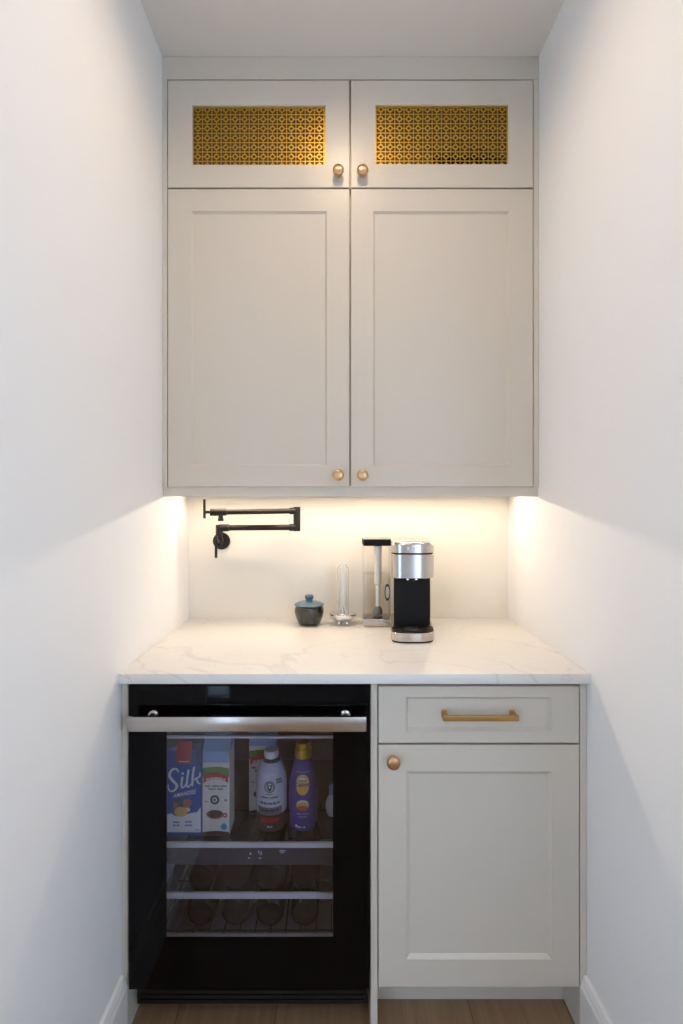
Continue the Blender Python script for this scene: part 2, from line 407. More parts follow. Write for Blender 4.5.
def grille(px0, px1, py0, py1, first, parent, notch):
    """pierced brass sheet: square lattice with a ring in every cell tied to the lattice by four short arms"""
    gx0, gx1, gz0, gz1 = ux(px0), ux(px1), uz(py1), uz(py0)
    cell = 9.37 / US; b = .00135; y0, y1 = UF + .0045, UF + .0062; mb = MB()
    cx0 = ux(first[0]); cz0 = uz(first[1])
    nx = int((gx1 - gx0) / cell) + 2; nz = int((gz1 - gz0) / cell) + 2
    def bar(a0, a1, b0, b1, dy=0):
        a0, a1 = max(a0, gx0), min(a1, gx1); b0, b1 = max(b0, gz0), min(b1, gz1)
        if a1 - a0 > 1e-5 and b1 - b0 > 1e-5: mb.box(a0, a1, y0 + dy, y1 + dy, b0, b1, 'gold')
    bar(gx0, gx0 + .003, gz0, gz1, .0001); bar(gx1 - .003, gx1, gz0, gz1, .0001); bar(gx0, gx1, gz1 - .003, gz1, .0001); bar(gx0, gx1, gz0, gz0 + .0025, .0001)
    for i in range(-1, nx):
        bar(cx0 + (i - .5) * cell - b, cx0 + (i - .5) * cell + b, gz0, gz1)
    for j in range(-1, nz):
        bar(gx0, gx1, cz0 - (j - .5) * cell - b, cz0 - (j - .5) * cell + b, .0002)
    ro, ri = cell * .295, cell * .165; n = 16
    for i in range(-1, nx):
        for j in range(-1, nz):
            cx, cz = cx0 + i * cell, cz0 - j * cell
            if cx < gx0 - ro * .2 or cx > gx1 + ro * .2 or cz > gz1 + ro * .2 or cz < gz0 - ro * .2: continue
            L = []
            for yy, rr in ((y1, ri), (y0, ri), (y0, ro), (y1, ro)):
                L.append([(min(max(cx + rr * math.cos(2 * PI * k / n), gx0), gx1), yy - .0001, min(max(cz + rr * math.sin(2 * PI * k / n), gz0), gz1)) for k in range(n)])
            mb.loops(L, 'gold', False, False)
            for sx, sz in ((1, 0), (-1, 0), (0, 1), (0, -1)):
                if sx: bar(min(cx + sx * ro * .9, cx + sx * cell * .5), max(cx + sx * ro * .9, cx + sx * cell * .5), cz - b, cz + b, .0003)
                else: bar(cx - b, cx + b, min(cz + sz * ro * .9, cz + sz * cell * .5), max(cz + sz * ro * .9, cz + sz * cell * .5), .0003)
    go = mb.build('brass_grille', parent); go['label'] = 'pierced brass grille with ringed square lattice'
    k = MB(); ya, yb = UF + .0125, UF + .0145
    if notch:
        xn, zn = ux(433), uz(151.5)
        k.box(gx0, gx1, ya, yb, zn, gz1, 'goldcloth'); k.box(gx0, xn, ya, yb, gz0, zn, 'goldcloth')
    else: k.box(gx0, gx1, ya, yb, gz0, gz1, 'goldcloth')
    k.build('grille_backing', parent)
for a, b, gp, fr, kx, nt_, lb in ((167.8, 349.3, (192, 326, 105, 165), (197.4, 108.7), 338.3, False, 'small left door with grille'),
                                  (350.9, 533.0, (375, 508.5, 104.5, 164.5), (380.9, 108.4), 362.3, True, 'small right door with grille')):
    d = shaker(ux(a), ux(b), uz(187.3), uz(80.3), UF, .02, ux(gp[0]), ux(gp[1]), uz(gp[3]), uz(gp[2]), .003, .004, True).build('door', uc)
    d['label'] = lb
    grille(gp[0] + .4, gp[1] - .4, gp[2] + .4, gp[3] - .4, fr, d, nt_); knob(ux(kx), uz(174.8), UF, d)

# light strip on the cabinet's underside
ls = thing('light_strip', 'slim warm light strip fixed under the upper cabinet', 'light', (.045, 1.868, zb - .0005))
def wedge(a, b, z1, y0, dy0, y1, dy1, m):
    return MB().loops([[(x, y0, z1), (x, y1, z1), (x, y1, z1 - dy1), (x, y0, z1 - dy0)] for x in (a, b)], m)
wedge(XL + .03, XR - .03, zb - .0003, 1.858, .0010, 1.881, .0095, 'trim').build('housing', ls)     # angled channel facing down and forward
dx_, dz_ = .023, .0085; ln = math.hypot(dx_, dz_); nx_, nz_ = -dz_ / ln, -dx_ / ln
pa = (1.858 + dx_ * .32 + nx_ * .0002, zb - .0013 - dz_ * .32 + nz_ * .0002); pb = (1.858 + dx_ * .68 + nx_ * .0002, zb - .0013 - dz_ * .68 + nz_ * .0002)
MB().loops([[(x, pa[0], pa[1]), (x, pb[0], pb[1]), (x, pb[0] + nx_ * .001, pb[1] + nz_ * .001), (x, pa[0] + nx_ * .001, pa[1] + nz_ * .001)] for x in (XL + .034, XR - .034)], 'strip').build('diffuser', ls)

# ---------------------------------------------------------------- countertop and lower units
ct = MB().box(XL + g, XR - g, 1.346, YB - g, .8895, .9145, 'quartz', .0018).build('countertop', smooth=30)
tag(ct, 'white quartz countertop with faint grey veins', 'countertop')
LF = 1.367; LS = 544 / LF
lx = lambda p: (p - 336) / LS
lz = lambda p: EYE + (502 - p) / LS
CT = .889
fp = MB().box(XL + .0008, lx(127.6), LF + .003, YB - .002, .0005, CT, 'cab', .0008).build('end_panel')
tag(fp, 'narrow greige end panel left of the beverage fridge', 'panel')
bc = thing('base_cabinet', 'greige base cabinet with one drawer over a shaker door', 'cabinet', (lx(478), LF, 0))
sp = MB().box(lx(370.6), lx(377.4), LF + .001, YB - .002, .0005, CT, 'cab', .0008).build('side_panel', bc)
sp = MB().box(lx(580.2), XR - .0008, LF + .001, YB - .002, .0005, CT, 'cab', .0008).build('side_panel', bc)
c = MB(); a, b = lx(377.4) + .0003, lx(580.2) - .0003
c.box(a, b, LF + .0225, YB - .002, .122, .14, 'cab'); c.box(a, b, LF + .0225, YB - .002, .868, CT, 'cab'); c.box(a, b, LF + .0225, LF + .05, lz(744) - .012, lz(744) + .012, 'cab')
c.box(a, b, YB - .02, YB - .002, .14, .868, 'cab'); c.box(a, a + .016, LF + .0225, YB - .02, .14, .868, 'cab'); c.box(b - .016, b, LF + .0225, YB - .02, .14, .868, 'cab')
c.build('carcass', bc)
MB().box(a, b, 1.466, 1.482, .0005, .1215, 'cab').build('toe_kick', bc)
dw = shaker(lx(378.4), lx(579.2), lz(743), lz(686.3), LF, .02, lx(405.8), lx(551.2), lz(731.5), lz(697), .0065, .0085).build('drawer', bc)
dd = shaker(lx(378.4), lx(579.2), lz(987.2), lz(745.2), LF, .02, lx(406.5), lx(551.8), lz(959.5), lz(771.5), .009, .0085).build('door', bc)
p = MB(); px0, px1, pz = lx(443.5) - .0042, lx(517.3) - .008, lz(713.6)
for q in (px0, px1 - .011):
    p.loops([rect(q - .001, q + .012, pz - .0075, pz + .0095, LF - .0003), rect(q - .001, q + .012, pz - .0075, pz + .0095, LF - .003), rect(q, q + .011, pz - .006, pz + .006, LF - .006), rect(q, q + .011, pz - .006, pz + .006, LF - .031)], 'pull')
p.box(px0 - .002, px1 + .002, LF - .034, LF - .0235, pz - .0062, pz + .0062, 'pull', .0012)
p.build('pull_handle', dw)
knob(lx(392.6), lz(758.5), LF, dd, .0165)

# ---------------------------------------------------------------- beverage fridge
FF = 1.355; FS = 544 / FF
fx = lambda p: (p - 336) / FS
fz = lambda p: EYE + (502 - p) / FS
IS = 544 / 1.42                                   # plane of the shelf fronts
ix = lambda p: (p - 336) / IS
iz = lambda p: EYE + (502 - p) / IS
fr = thing('beverage_fridge', 'black glass-door beverage fridge under the counter', 'fridge', (fx(249), FF, 0))
X0, X1 = fx(128.6), fx(369.4); Z0, Z1 = fz(990), fz(685.4)
B0, B1 = 1.402, 1.94; W0, W1 = X0 + .03, X1 - .03
b = MB(); wz0, wz1 = .165, .855
b.box(X0 + .002, W0, B0, B1, .125, .886, 'black'); b.box(W1, X1 - .002, B0, B1, .125, .886, 'black')
b.box(W0, W1, B0, B1, .125, wz0, 'black'); b.box(W0, W1, B0, B1, wz1, .886, 'black'); b.box(W0, W1, B1 - .03, B1, wz0, wz1, 'black')
b.build('cabinet_body', fr)
li = MB(); e = .003
li.box(W0, W0 + e, B0 + .002, B1 - .031, wz0, wz1, 'dgrey'); li.box(W1 - e, W1, B0 + .002, B1 - .031, wz0, wz1, 'dgrey')
li.box(W0 + e, W1 - e, B0 + .002, B1 - .031, wz0, wz0 + e, 'dgrey'); li.box(W0 + e, W1 - e, B0 + .002, B1 - .031, wz1 - e, wz1, 'dgrey'); li.box(W0 + e, W1 - e, B1 - .034, B1 - .031, wz0 + e, wz1 - e, 'dgrey')
li.build('liner', fr)
o0, o1, p0, p1 = fx(166), fx(333), fz(938.5), fz(727)
L = [rect(X0, X1, Z0, Z1, FF + .042), rect(X0, X1, Z0, Z1, FF + .0015), rect(X0 + .0015, X1 - .0015, Z0 + .0015, Z1 - .0015, FF), rect(o0, o1, p0, p1, FF), rect(o0, o1, p0, p1, FF + .006), rect(o0 - .025, o1 + .02, p0 - .05, p1 + .02, FF + .0062), rect(o0 - .025, o1 + .02, p0 - .05, p1 + .02, FF + .042), rect(X0, X1, Z0, Z1, FF + .042)]
dr = MB().loops(L, 'bglass', False, False).build('door', fr)
MB().box(o0 - .0, o1 + .0, FF + .0005, FF + .005, p0, p1, 'pane').build('glass_pane', dr)
h = MB(); HS = 544 / 1.312; h0, h1 = (127.2 - 336) / HS, (366.3 - 336) / HS; hz0, hz1 = EYE - (731.8 - 502) / HS, EYE - (717.2 - 502) / HS
h.box(h0, h1, 1.312, 1.324, hz0, hz1, 'steel', .0015)
for q in (h0 + .05, h1 - .05):
    h.lathe([(.013, -.0005), (.013, -.004), (.009, -.006), (.009, -.032)], 'steel', (q, FF, (hz0 + hz1) / 2 + .006), 'y', 24)
h.build('handle', dr, 30)
k = MB(); k.box(X0 + .002, X1 - .002, 1.408, 1.9, .041, .1235, 'grille', .001)
for i in range(6): k.box(X0 + .012, X1 - .012, 1.404, 1.4085, .047 + i * .0124, .0545 + i * .0124, 'grille')
for a_ in (X0 + .04, X1 - .04):
    for b_ in (1.50, 1.84): k.lathe([(.0001, .0005), (.020, .0005), (.020, .008), (.009, .011), (.009, .042)], 'grille', (a_, b_, 0), 'z', 20)
k.build('base_grille', fr)
def shelf(ztrim0, ztrim1, zplate, name, wire):
    s_ = MB()
    if wire:
        for i in range(13):
            xx = W0 + .025 + (W1 - W0 - .05) * i / 12; s_.tube([(xx, 1.426, zplate - .003), (xx, 1.88, zplate - .003)], .0025, 'wire', 8)
        for yy in (1.46, 1.65, 1.86): s_.tube([(W0 + .008, yy, zplate - .0075), (W1 - .008, yy, zplate - .0075)], .0025, 'wire', 8)
    else: s_.box(W0 + .006, W1 - .006, 1.426, 1.89, zplate - .006, zplate, 'shelfglass')
    o = s_.build(name, fr)
    t = MB().box(W0 + .006, W1 - .006, 1.418, 1.4255, ztrim0, ztrim1, 'steeltrim', .001).build('front_trim', o)
    return o
shelf(iz(738.3), iz(736.0), iz(737), 'glass_shelf', False)
shelf(iz(847.4), iz(842.6), iz(845.8), 'glass_shelf', False)
shelf(iz(898.4), iz(892.8), .294, 'wire_rack', True)
shelf(iz(937.6), iz(934.6), .1975, 'wire_rack', True)
SZ = iz(845.8)
# control strip below the glass shelf
cs = MB().box(W0 + .004, W1 - .004, 1.432, 1.455, iz(868), iz(849.5) - .003, 'panel', .002).build('control_panel', fr)
for grp in (((250.5, 853.5, 1.5, 2.2), (249, 858, 2.4, .8)), ((258.5, 852, .6, 2.6), (260.3, 851.4, 1.4, .5), (260.3, 853, 1.4, .5), (260.3, 854.6, 1.4, .5), (261.5, 853, .5, 3), (260, 858, 2.6, .8)), ((282.5, 850.8, 6, .8), (282, 852.6, 3.6, .5))):
    ic = MB()
    for (a, z, wd, hh) in grp:
        f_ = lambda dx, dz: ((a + dx - 336) / 379.9, EYE + (502 - z + dz) / 379.9)
        ic.poly([f_(-wd / 2, -hh / 2), f_(wd / 2, -hh / 2), f_(wd / 2, hh / 2), f_(-wd / 2, hh / 2)], 1.4315, 'icon')
    ic.build('control_icon', cs)

# ---------------------------------------------------------------- cartons
def carton_shell(mb, x0, x1, y0, y1, z0, hb, hg, body, gable, fin=.018):
    mb.box(x0, x1, y0, y1, z0, z0 + hb, body, .0012)
    ym = (y0 + y1) / 2; z1 = z0 + hb; z2 = z1 + hg
    v = [(x0, y0, z1), (x1, y0, z1), (x1, y1, z1), (x0, y1, z1), (x0, ym - .002, z2), (x1, ym - .002, z2), (x1, ym + .002, z2), (x0, ym + .002, z2),
         (x0 + .022, ym, z1 + .004), (x1 - .022, ym, z1 + .004)]
    mb.add(v, [(0, 1, 5, 4), (2, 3, 7, 6), (4, 5, 6, 7), (1, 9, 5), (1, 2, 9), (2, 6, 9), (9, 6, 5), (0, 4, 8), (0, 8, 3), (3, 8, 7), (8, 4, 7)], gable)
    mb.box(x0, x1, ym - .002, ym + .002, z2, z2 + fin, gable)
CY = 1.464; CS = 544 / CY
kx = lambda p: (p - 336) / CS
kz = lambda p: EYE + (502 - p) / CS
# --- blue almond drink carton
sx0, sx1 = kx(167.0), kx(201.2); sy = CY - .0006
sc = MB(); carton_shell(sc, sx0, sx1, CY, CY + .095, SZ + .0005, .232, .025, 'cblue', 'cnavy', .008)
sc.poly([(kx(193), kz(743)), (kx(201), kz(743)), (kx(201), kz(766)), (kx(197), kz(762))], sy, 'cnavy')
sc.poly([(kx(177), kz(741)), (kx(192.5), kz(741)), (kx(191.5), kz(764)), (kx(176), kz(763))], sy, 'cred')
sc.print_row((7,), kx(184), kz(762), sy - .0003, .0030, 'clight', width=.028)
def stroke(pts, w, m='clight', n=8, dy=.0004):
    """smooth pen stroke through control points given in photo units"""
    P = [Vector(p) for p in pts]; W = list(w); out = []; ws = []
    for i in range(len(P) - 1):
        a, b_, c_, d_ = P[max(i - 1, 0)], P[i], P[i + 1], P[min(i + 2, len(P) - 1)]
        for t in [k_ / n for k_ in range(n)] + ([1] if i == len(P) - 2 else []):
            q_ = .5 * ((2 * b_) + (c_ - a) * t + (2 * a - 5 * b_ + 4 * c_ - d_) * t * t + (3 * b_ - a - 3 * c_ + d_) * t ** 3)
            out.append((kx(q_.x), kz(q_.y))); ws.append((W[i] + (W[i + 1] - W[i]) * t) / CS)
    sc.ribbon(out, ws, sy - dy, m)
stroke([(178.6, 772.2), (176.6, 768.9), (172.0, 769.8), (169.6, 775.5), (173, 780.6), (177, 785.2), (174.8, 789.9), (170.5, 791.0), (168.3, 787.4), (168.8, 784.4)], [1.2, 1.7, 2.0, 2.6, 2.9, 2.7, 2.0, 1.5, 1.2, .7])
stroke([(182.6, 776.5), (181.6, 783.5), (182.2, 787.2), (184.3, 786.6), (186.0, 783.5)], [2.1, 2.0, 1.9, 1.4, .9]); sc.disc(kx(182.9), kz(773.3), .0034, .0034, sy - .0004, 'clight')
stroke([(188.8, 769.3), (187.4, 778), (186.9, 785.4), (188.8, 786.6), (191, 783.5)], [2.1, 2.1, 2.0, 1.5, .9])
stroke([(194.2, 766.6), (192.9, 776), (192.3, 786.0)], [2.1, 2.2, 2.0])
stroke([(200.2, 772.2), (199.6, 776.2), (196.4, 778.2), (194.2, 780.2)], [1.3, 1.7, 1.5, .9], dy=.0005)
stroke([(196.4, 778.2), (198.0, 782.2), (200.6, 783.6)], [1.5, 1.8, 1.2], dy=.0006)
def tilt(p): return (p[0], p[1], p[2] + (p[0] - kx(184)) * .20)
sc.text('AMANDES', kx(184.5), kz(795.6), sy - .0004, .0112, 'clight', width=.062, fn=tilt, shear=.1, bold=.015)
# milk splash, almonds, glass, small print
sc.poly([(sx0 + .001, kz(832)), (sx1 - .001, kz(832)), (sx1 - .001, kz(807)), (kx(197), kz(812)), (kx(190), kz(813)), (kx(184), kz(815)), (kx(176), kz(816)), (kx(171), kz(813)), (sx0 + .001, kz(814.5))], sy - .0003, 'clight')
for (a, z, rx, rz, mm) in ((182.5, 801, 5.2, 3, 'lgreen'), (187.5, 803, 4.6, 4.6, 'calm'), (176, 805, 2.6, 3.2, 'calm'), (181, 811.5, 6.6, 5, 'cyel'), (178.5, 809, 3.4, 2.4, 'calm'), (187.2, 809.5, 3.4, 2.2, 'paper'), (183.5, 812.5, 2.4, 1.6, 'cgreen')):
    sc.disc(kx(a), kz(z), rx / CS, rz / CS, sy - .0005 - .00005 * (a % 7), mm)
for (a, z, t_, wd) in ((176.5, 823, 'xxxxxx', 6.5), (188.5, 822.5, 'xxxxxxxx', 7), (176.5, 826, 'xxxx xxxxx', 6.5), (188.5, 826, 'xxxxxxxxx', 7.5)):
    sc.print_row(tuple(len(q_) for q_ in t_.split()), kx(a), kz(z), sy - .0005, .0052, 'cnavy', width=wd / CS)
sc.print_row((4, 1), kx(197.5), kz(830.5), sy - .0005, .004, 'cgrey', width=.01)
so = sc.build('milk_carton', loc=((sx0 + sx1) / 2, CY + .0475, SZ))
tag(so, 'blue almond drink carton with white script lettering, leftmost inside the fridge', 'carton', 'drink cartons in the fridge')
# --- white creamer cartons
def cream_carton(x0, x1, y, label):
    mb = MB(); w_ = x1 - x0; q_ = lambda u: x0 + u * w_; sy = y - .0006; zz = lambda v: SZ + v
    carton_shell(mb, x0, x1, y, y + .072, SZ + .0005, .225, .03, 'paper', 'cpale', .01)
    P = lambda pts, m, d=0: mb.poly([(q_(a), zz(b_)) for a, b_ in pts], sy - d, m)
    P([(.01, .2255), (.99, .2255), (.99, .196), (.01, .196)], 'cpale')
    hill = [(i / 10, .1800 + .0045 * math.sin(PI * i / 10) + (.0015 if i % 2 else 0)) for i in range(11)]
    P([(.01, .158)] + [(min(max(a, .01), .99), b_) for a, b_ in hill] + [(.99, .158)], 'cgreen', .0002)
    top = [(.05 + .90 * i / 12, .160 + .0085 * math.sin(PI * i / 12)) for i in range(13)]; bot = [(a, b_ - .0165 - (.003 if (a < .1 or a > .9) else 0)) for a, b_ in top]
    for i in range(12): P([top[i], top[i + 1], bot[i + 1], bot[i]], 'cred', .0003)
    mb.print_row((9,), q_(.5), zz(.1500), sy - .0005, .0052, 'clight', width=w_ * .72, fn=lambda p: (p[0], p[1], p[2] + .008 * math.sin(PI * min(max((p[0] - x0) / w_, 0), 1)) - .0055))
    mb.print_row((4, 6, 5), q_(.5), zz(.1310), sy - .0003, .0050, 'cdark', width=w_ * .80)
    mb.print_row((6, 5), q_(.50), zz(.1228), sy - .0003, .0048, 'cdark', width=w_ * .55)
    mb.ring(q_(.46), zz(.0964), .0070, .0125, sy - .0003, 'cdark'); mb.print_row((2,), q_(.46), zz(.0930), sy - .0004, .0072, 'cdark', width=.009)
    mb.print_row((1,), q_(.86), zz(.092), sy - .0003, .006, 'cgrey', width=.007); mb.print_row((4,), q_(.16), zz(.090), sy - .0003, .004, 'cgrey', width=.010)
    mb.disc(q_(.47), zz(.057), .0235, .0125, sy - .0003, 'calm'); mb.disc(q_(.46), zz(.0585), .021, .0105, sy - .0004, 'cbrown'); mb.ring(q_(.84), zz(.055), .003, .0065, sy - .0003, 'cred')
    mb.poly([(q_(.80) + .0085 * math.sin(t), zz(.0235) - .0085 * math.cos(t) + (.004 if abs(t - PI) < .2 else 0)) for t in [2 * PI * i / 20 for i in range(20)]], sy - .0003, 'ccyan')
    bt = [(i / 10, .0095 + .0035 * math.sin(PI * i / 10)) for i in range(11)]
    for i in range(10): P([(min(max(bt[i][0], .01), .99), .002), (min(max(bt[i + 1][0], .01), .99), .002), (min(max(bt[i + 1][0], .01), .99), bt[i + 1][1]), (min(max(bt[i][0], .01), .99), bt[i][1])], 'cbrown', .0003)
    o = mb.build('milk_carton', loc=((x0 + x1) / 2, y + .036, SZ))
    tag(o, label, 'carton', 'drink cartons in the fridge'); return o
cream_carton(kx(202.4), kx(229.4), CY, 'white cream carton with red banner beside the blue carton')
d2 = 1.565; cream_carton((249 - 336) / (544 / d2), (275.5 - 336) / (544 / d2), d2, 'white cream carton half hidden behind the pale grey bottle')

# ---------------------------------------------------------------- bottles on the glass shelf
def bottle(name, cx, cy, prof, ms, label, cap, capm, paint, cap_name='cap'):
    t = thing(name, label, 'bottle', (cx, cy, SZ), 'bottles on the fridge shelf')
    mb = MB().lathe([(r, SZ + .0005 + h) for r, h in prof], None, (cx, cy, 0), 'z', 48, ms)
    rad = lambda h: next((prof[i][0] + (prof[i + 1][0] - prof[i][0]) * (h - prof[i][1]) / max(prof[i + 1][1] - prof[i][1], 1e-6) for i in range(len(prof) - 1) if prof[i][1] <= h <= prof[i + 1][1]), prof[-1][0])
    def wrap(dec):           # print lies on the round flank
        out = []
        for (u, d, h) in dec.v:
            r = rad(h) + .0004 + d; a = u / max(rad(h), .02)
            out.append((cx + r * math.sin(a), cy - r * math.cos(a), SZ + .0005 + h))
        for f_, i_ in zip(dec.f, dec.m): mb.add([out[j] for j in f_], [tuple(range(len(f_)))], dec.mats[i_])
    d = MB(); paint(d); wrap(d)
    mb.build('bottle_body', t, 35, )
    MB().lathe([(r, SZ + .0005 + h) for r, h in cap], capm, (cx, cy, 0), 'z', 40).build(cap_name, t, 35)
    return t
bS = lambda d: 544 / d
def paint_a(d):
    zl = .1265
    d.blob(0, zl, .0152, .0152, 0, 'lgreen'); d.ring(0, zl, .0118, .0126, .0003, 'clight', 28)
    # emblem inner marks: crown, round face and wavy side locks
    d.blob(0, zl - .0005, .0026, .0036, .0003, 'clight', 6); d.poly([(-.004, zl + .005), (.004, zl + .005), (.0052, zl + .0095), (.0024, zl + .0072), (0, zl + .0105), (-.0024, zl + .0072), (-.0052, zl + .0095)], .0003, 'clight')
    for sg in (-1, 1):
        for j in (0, 1): d.ribbon([(sg * (.0026 + j * .0028), zl - .0105 + j * .001), (sg * (.006 + j * .002), zl - .006), (sg * (.0064 + j * .0024), zl), (sg * (.0074 + j * .0018), zl + .005)], [.0011] * 4, .0003, 'clight')
    d.print_row((9,), 0, .1060, 0, .0026, 'cdark', width=.02)
    d.print_row((5,), .0255, .1400, 0, .0060, 'cdark', width=.016); d.print_row((5,), .0275, .1330, 0, .0060, 'cdark', width=.018)
    d.print_row((7, 7), 0, .0955, 0, .0046, 'cdark', width=.050); d.print_row((9,), 0, .0790, 0, .0062, 'cdark', width=.056)
    for i in range(12): d.poly([(-.036 + .006 * i, .051), (-.030 + .006 * i, .051), (-.030 + .006 * i, .071), (-.036 + .006 * i, .071)], 0, 'cgrey')
    d.print_row((7,), 0, .0600, .0003, .0062, 'cdark', width=.050)
    for i in range(12): d.poly([(-.036 + .006 * i, .024), (-.030 + .006 * i, .024), (-.030 + .006 * i, .0505), (-.036 + .006 * i, .0505)], 0, 'cbrown')
    for a, b_, r_ in ((-.014, .036, .010), (.003, .037, .011), (.018, .036, .008)): d.blob(a, b_, r_ * 1.2, r_ * .62, .0003 + .0001 * (a > 0), 'cred', 6)
    d.print_row((3, 2), 0, .0165, 0, .0045, 'clight', width=.014)
yb1 = 1.512
profA = [(.030, 0), (.0385, .003), (.041, .008), (.0415, .03), (.042, .05), (.0425, .09), (.0424, .115), (.0410, .140), (.0365, .160), (.0300, .174), (.0235, .181), (.0215, .184), (.0215, .190)]
bottle('creamer_bottle', (271.4 - 336) / bS(yb1), yb1, profA, ['cdark', 'cdark', 'cdark', 'cdark', 'bgrey', 'bgrey', 'bgrey', 'bgrey', 'bgrey', 'bgrey', 'cdark', 'cdark'],
       'pale grey creamer bottle with round green emblem and white cap', [(.0195, .1905), (.0195, .191), (.0205, .193), (.0205, .208), (.019, .2105), (.0001, .211)], 'white', paint_a)
def paint_b(d):
    d.blob(0, .1290, .0195, .0260, 0, 'cyel'); d.blob(0, .1270, .0165, .0200, .0002, 'paper'); d.blob(0, .1250, .0160, .0170, .0004, 'cyel')
    d.text('Delight', 0, .1250, .0007, .0115, 'dpurple', width=.038, shear=.2, bold=.02); d.print_row((13,), 0, .1385, .0007, .0035, 'dpurple', width=.024)
    d.blob(0, .0755, .0175, .0150, 0, 'paper'); d.blob(0, .0725, .0170, .0120, .0002, 'cyel'); d.blob(0, .0675, .0145, .0075, .0004, 'calm')
    d.print_row((5, 7), 0, .0495, 0, .0046, 'cpale', width=.034); d.print_row((7,), 0, .0415, 0, .0040, 'cpale', width=.022)
    d.print_row((3, 2), -.004, .012, 0, .005, 'clight', width=.022); d.ring(-.018, .0165, .001, .0036, 0, 'clight')
    d.ribbon([(-.018 + .036 * i / 8, .1605) for i in range(9)], [.0012] * 9, 0, 'cpale')
yb2 = 1.512
profB = [(.028, 0), (.0345, .003), (.036, .010), (.0372, .03), (.0395, .06), (.0405, .085), (.0395, .110), (.0365, .135), (.0305, .158), (.0265, .172), (.0245, .184), (.024, .190)]
bottle('creamer_bottle', (303.4 - 336) / bS(yb2), yb2, profB, ['purple'] * 11,
       'purple creamer bottle with yellow printed circles and gold cap', [(.0225, .1905), (.024, .1925), (.0242, .212), (.0225, .216), (.021, .2165), (.021, .228), (.019, .2315), (.0001, .232)], 'bottlecap', paint_b)
# small round white jug showing at the right edge of the window
wx, wy = -.0035, 1.563
t = thing('white_jug', 'small round white plastic jug at the right end of the fridge shelf', 'jug', (wx, wy, SZ))
MB().lathe([(r, SZ + .0005 + h) for r, h in [(.016, 0), (.022, .004), (.0258, .014), (.0270, .026), (.0255, .038), (.0205, .048), (.0158, .053), (.0150, .060)]], 'white', (wx, wy, 0), 'z', 40).build('jug_body', t, 40)
MB().lathe([(.0150, SZ + .0610), (.0168, SZ + .062), (.0168, SZ + .080), (.015, SZ + .0815), (.0001, SZ + .0817)], 'cpale', (wx, wy, 0), 'z', 32).build('cap', t, 40)

# ---------------------------------------------------------------- dark bottles lying on the racks
def lying(x, z, label):
    p = [(.0001, .006), (.020, .004), (.030, 0), (.0365, .004), (.0375, .010), (.0375, .19), (.035, .205), (.024, .235), (.0155, .255), (.0145, .27), (.0145, .30), (.0165, .303), (.0165, .31), (.0001, .311)]
    o = MB().lathe([(r, h) for r, h in p], 'wine', (0, 0, 0), 'y', 40).build('wine_bottle', smooth=40); o.location = (x, 1.462, z)
    return tag(o, label, 'bottle', 'dark bottles lying on the fridge racks')
first = None
order = ('leftmost', 'second from left', 'third from left', 'rightmost')
for zr, row in ((.294, 'upper'), (.1975, 'lower')):
    for i, xx in enumerate((-.364, -.271, -.178, -.085)):
        lab = 'dark bottle lying on the fridge\'s %s wire rack, %s of four' % (row, order[i])
        if first is None: first = lying(xx, zr + .0381, lab)
        else:
            o = copy_tree(first); o.location = (xx, 1.462, zr + .0381); o['label'] = lab

# ---------------------------------------------------------------- pot filler on the back wall
PY = 1.925; PS = 544 / PY
qx = lambda p, y=PY: (p - 336) * y / 544
qz = lambda p, y=PY: EYE + (502 - p) * y / 544
pf = thing('pot_filler', 'matte black folding pot filler tap on the back wall', 'tap', (qx(220), YB, qz(541)))
bx_, bz_ = qx(220.8, 1.98), qz(541.2, 1.98)
MB().lathe([(.0001, -.0005), (.0315, -.0005), (.0315, -.006), (.029, -.009), (.013, -.010), (.0125, -.075)], 'mblack', (bx_, YB, bz_), 'y', 40).build('mounting_flange', pf, 40)
jx, jz0, jz1 = qx(219.3), qz(543), qz(524.8)
MB().lathe([(.0001, jz0), (.0115, jz0), (.0125, jz0 + .001), (.0125, jz1 - .001), (.0115, jz1), (.0001, jz1)], 'mblack', (jx, PY, 0), 'z', 32).build('swivel_joint', pf, 40)
hv = MB(); hx = qx(216.3, 1.89); hv.tube([(jx, PY - .01, qz(541)), (hx, PY - .035, qz(541))], .0065, 'mblack', 16)
hv.tube([(hx, PY - .035, qz(536.0, 1.89)), (hx - .0004, PY - .037, qz(557.8, 1.89))], .0048, 'mblack', 16); hv.build('valve_lever', pf, 40)
EX = qx(297.0); 
def arm(p, q, r, ends):
    p, q = Vector(p), Vector(q); d = (q - p).normalized(); mb = MB(); mb.tube([p, q], r, 'mblack', 24)
    if 0 in ends: mb.tube([p, p + d * .034], r + .0028, 'mblack', 24)
    if 1 in ends: mb.tube([q - d * .026, q], r + .0028, 'mblack', 24)
    return mb
arm((jx, PY, qz(527.9)), (EX, PY - .006, qz(527.3)), .0100, (0, 1)).build('lower_arm', pf, 40)
e0, e1 = qz(531.0), qz(506.8)
ej = MB().lathe([(.0001, e0), (.0115, e0), (.0125, e0 + .001), (.0125, (e0 + e1) / 2 - .0006), (.0118, (e0 + e1) / 2), (.0125, (e0 + e1) / 2 + .0006), (.0125, e1 - .001), (.0115, e1), (.0001, e1)], 'mblack', (EX, PY - .006, 0), 'z', 32)
ej.build('elbow_joint', pf, 40)
az = qz(510.9); ay = PY - .055; ax = qx(211, ay)
arm((ax, ay, az - .004), (EX, PY - .006, az), .0092, (1,)).build('upper_arm', pf, 40)
sp_ = MB(); sp_.tube([(ax - .003, ay, az - .004), (ax + .052, ay + .007, az - .0034)], .0122, 'mblack', 24)
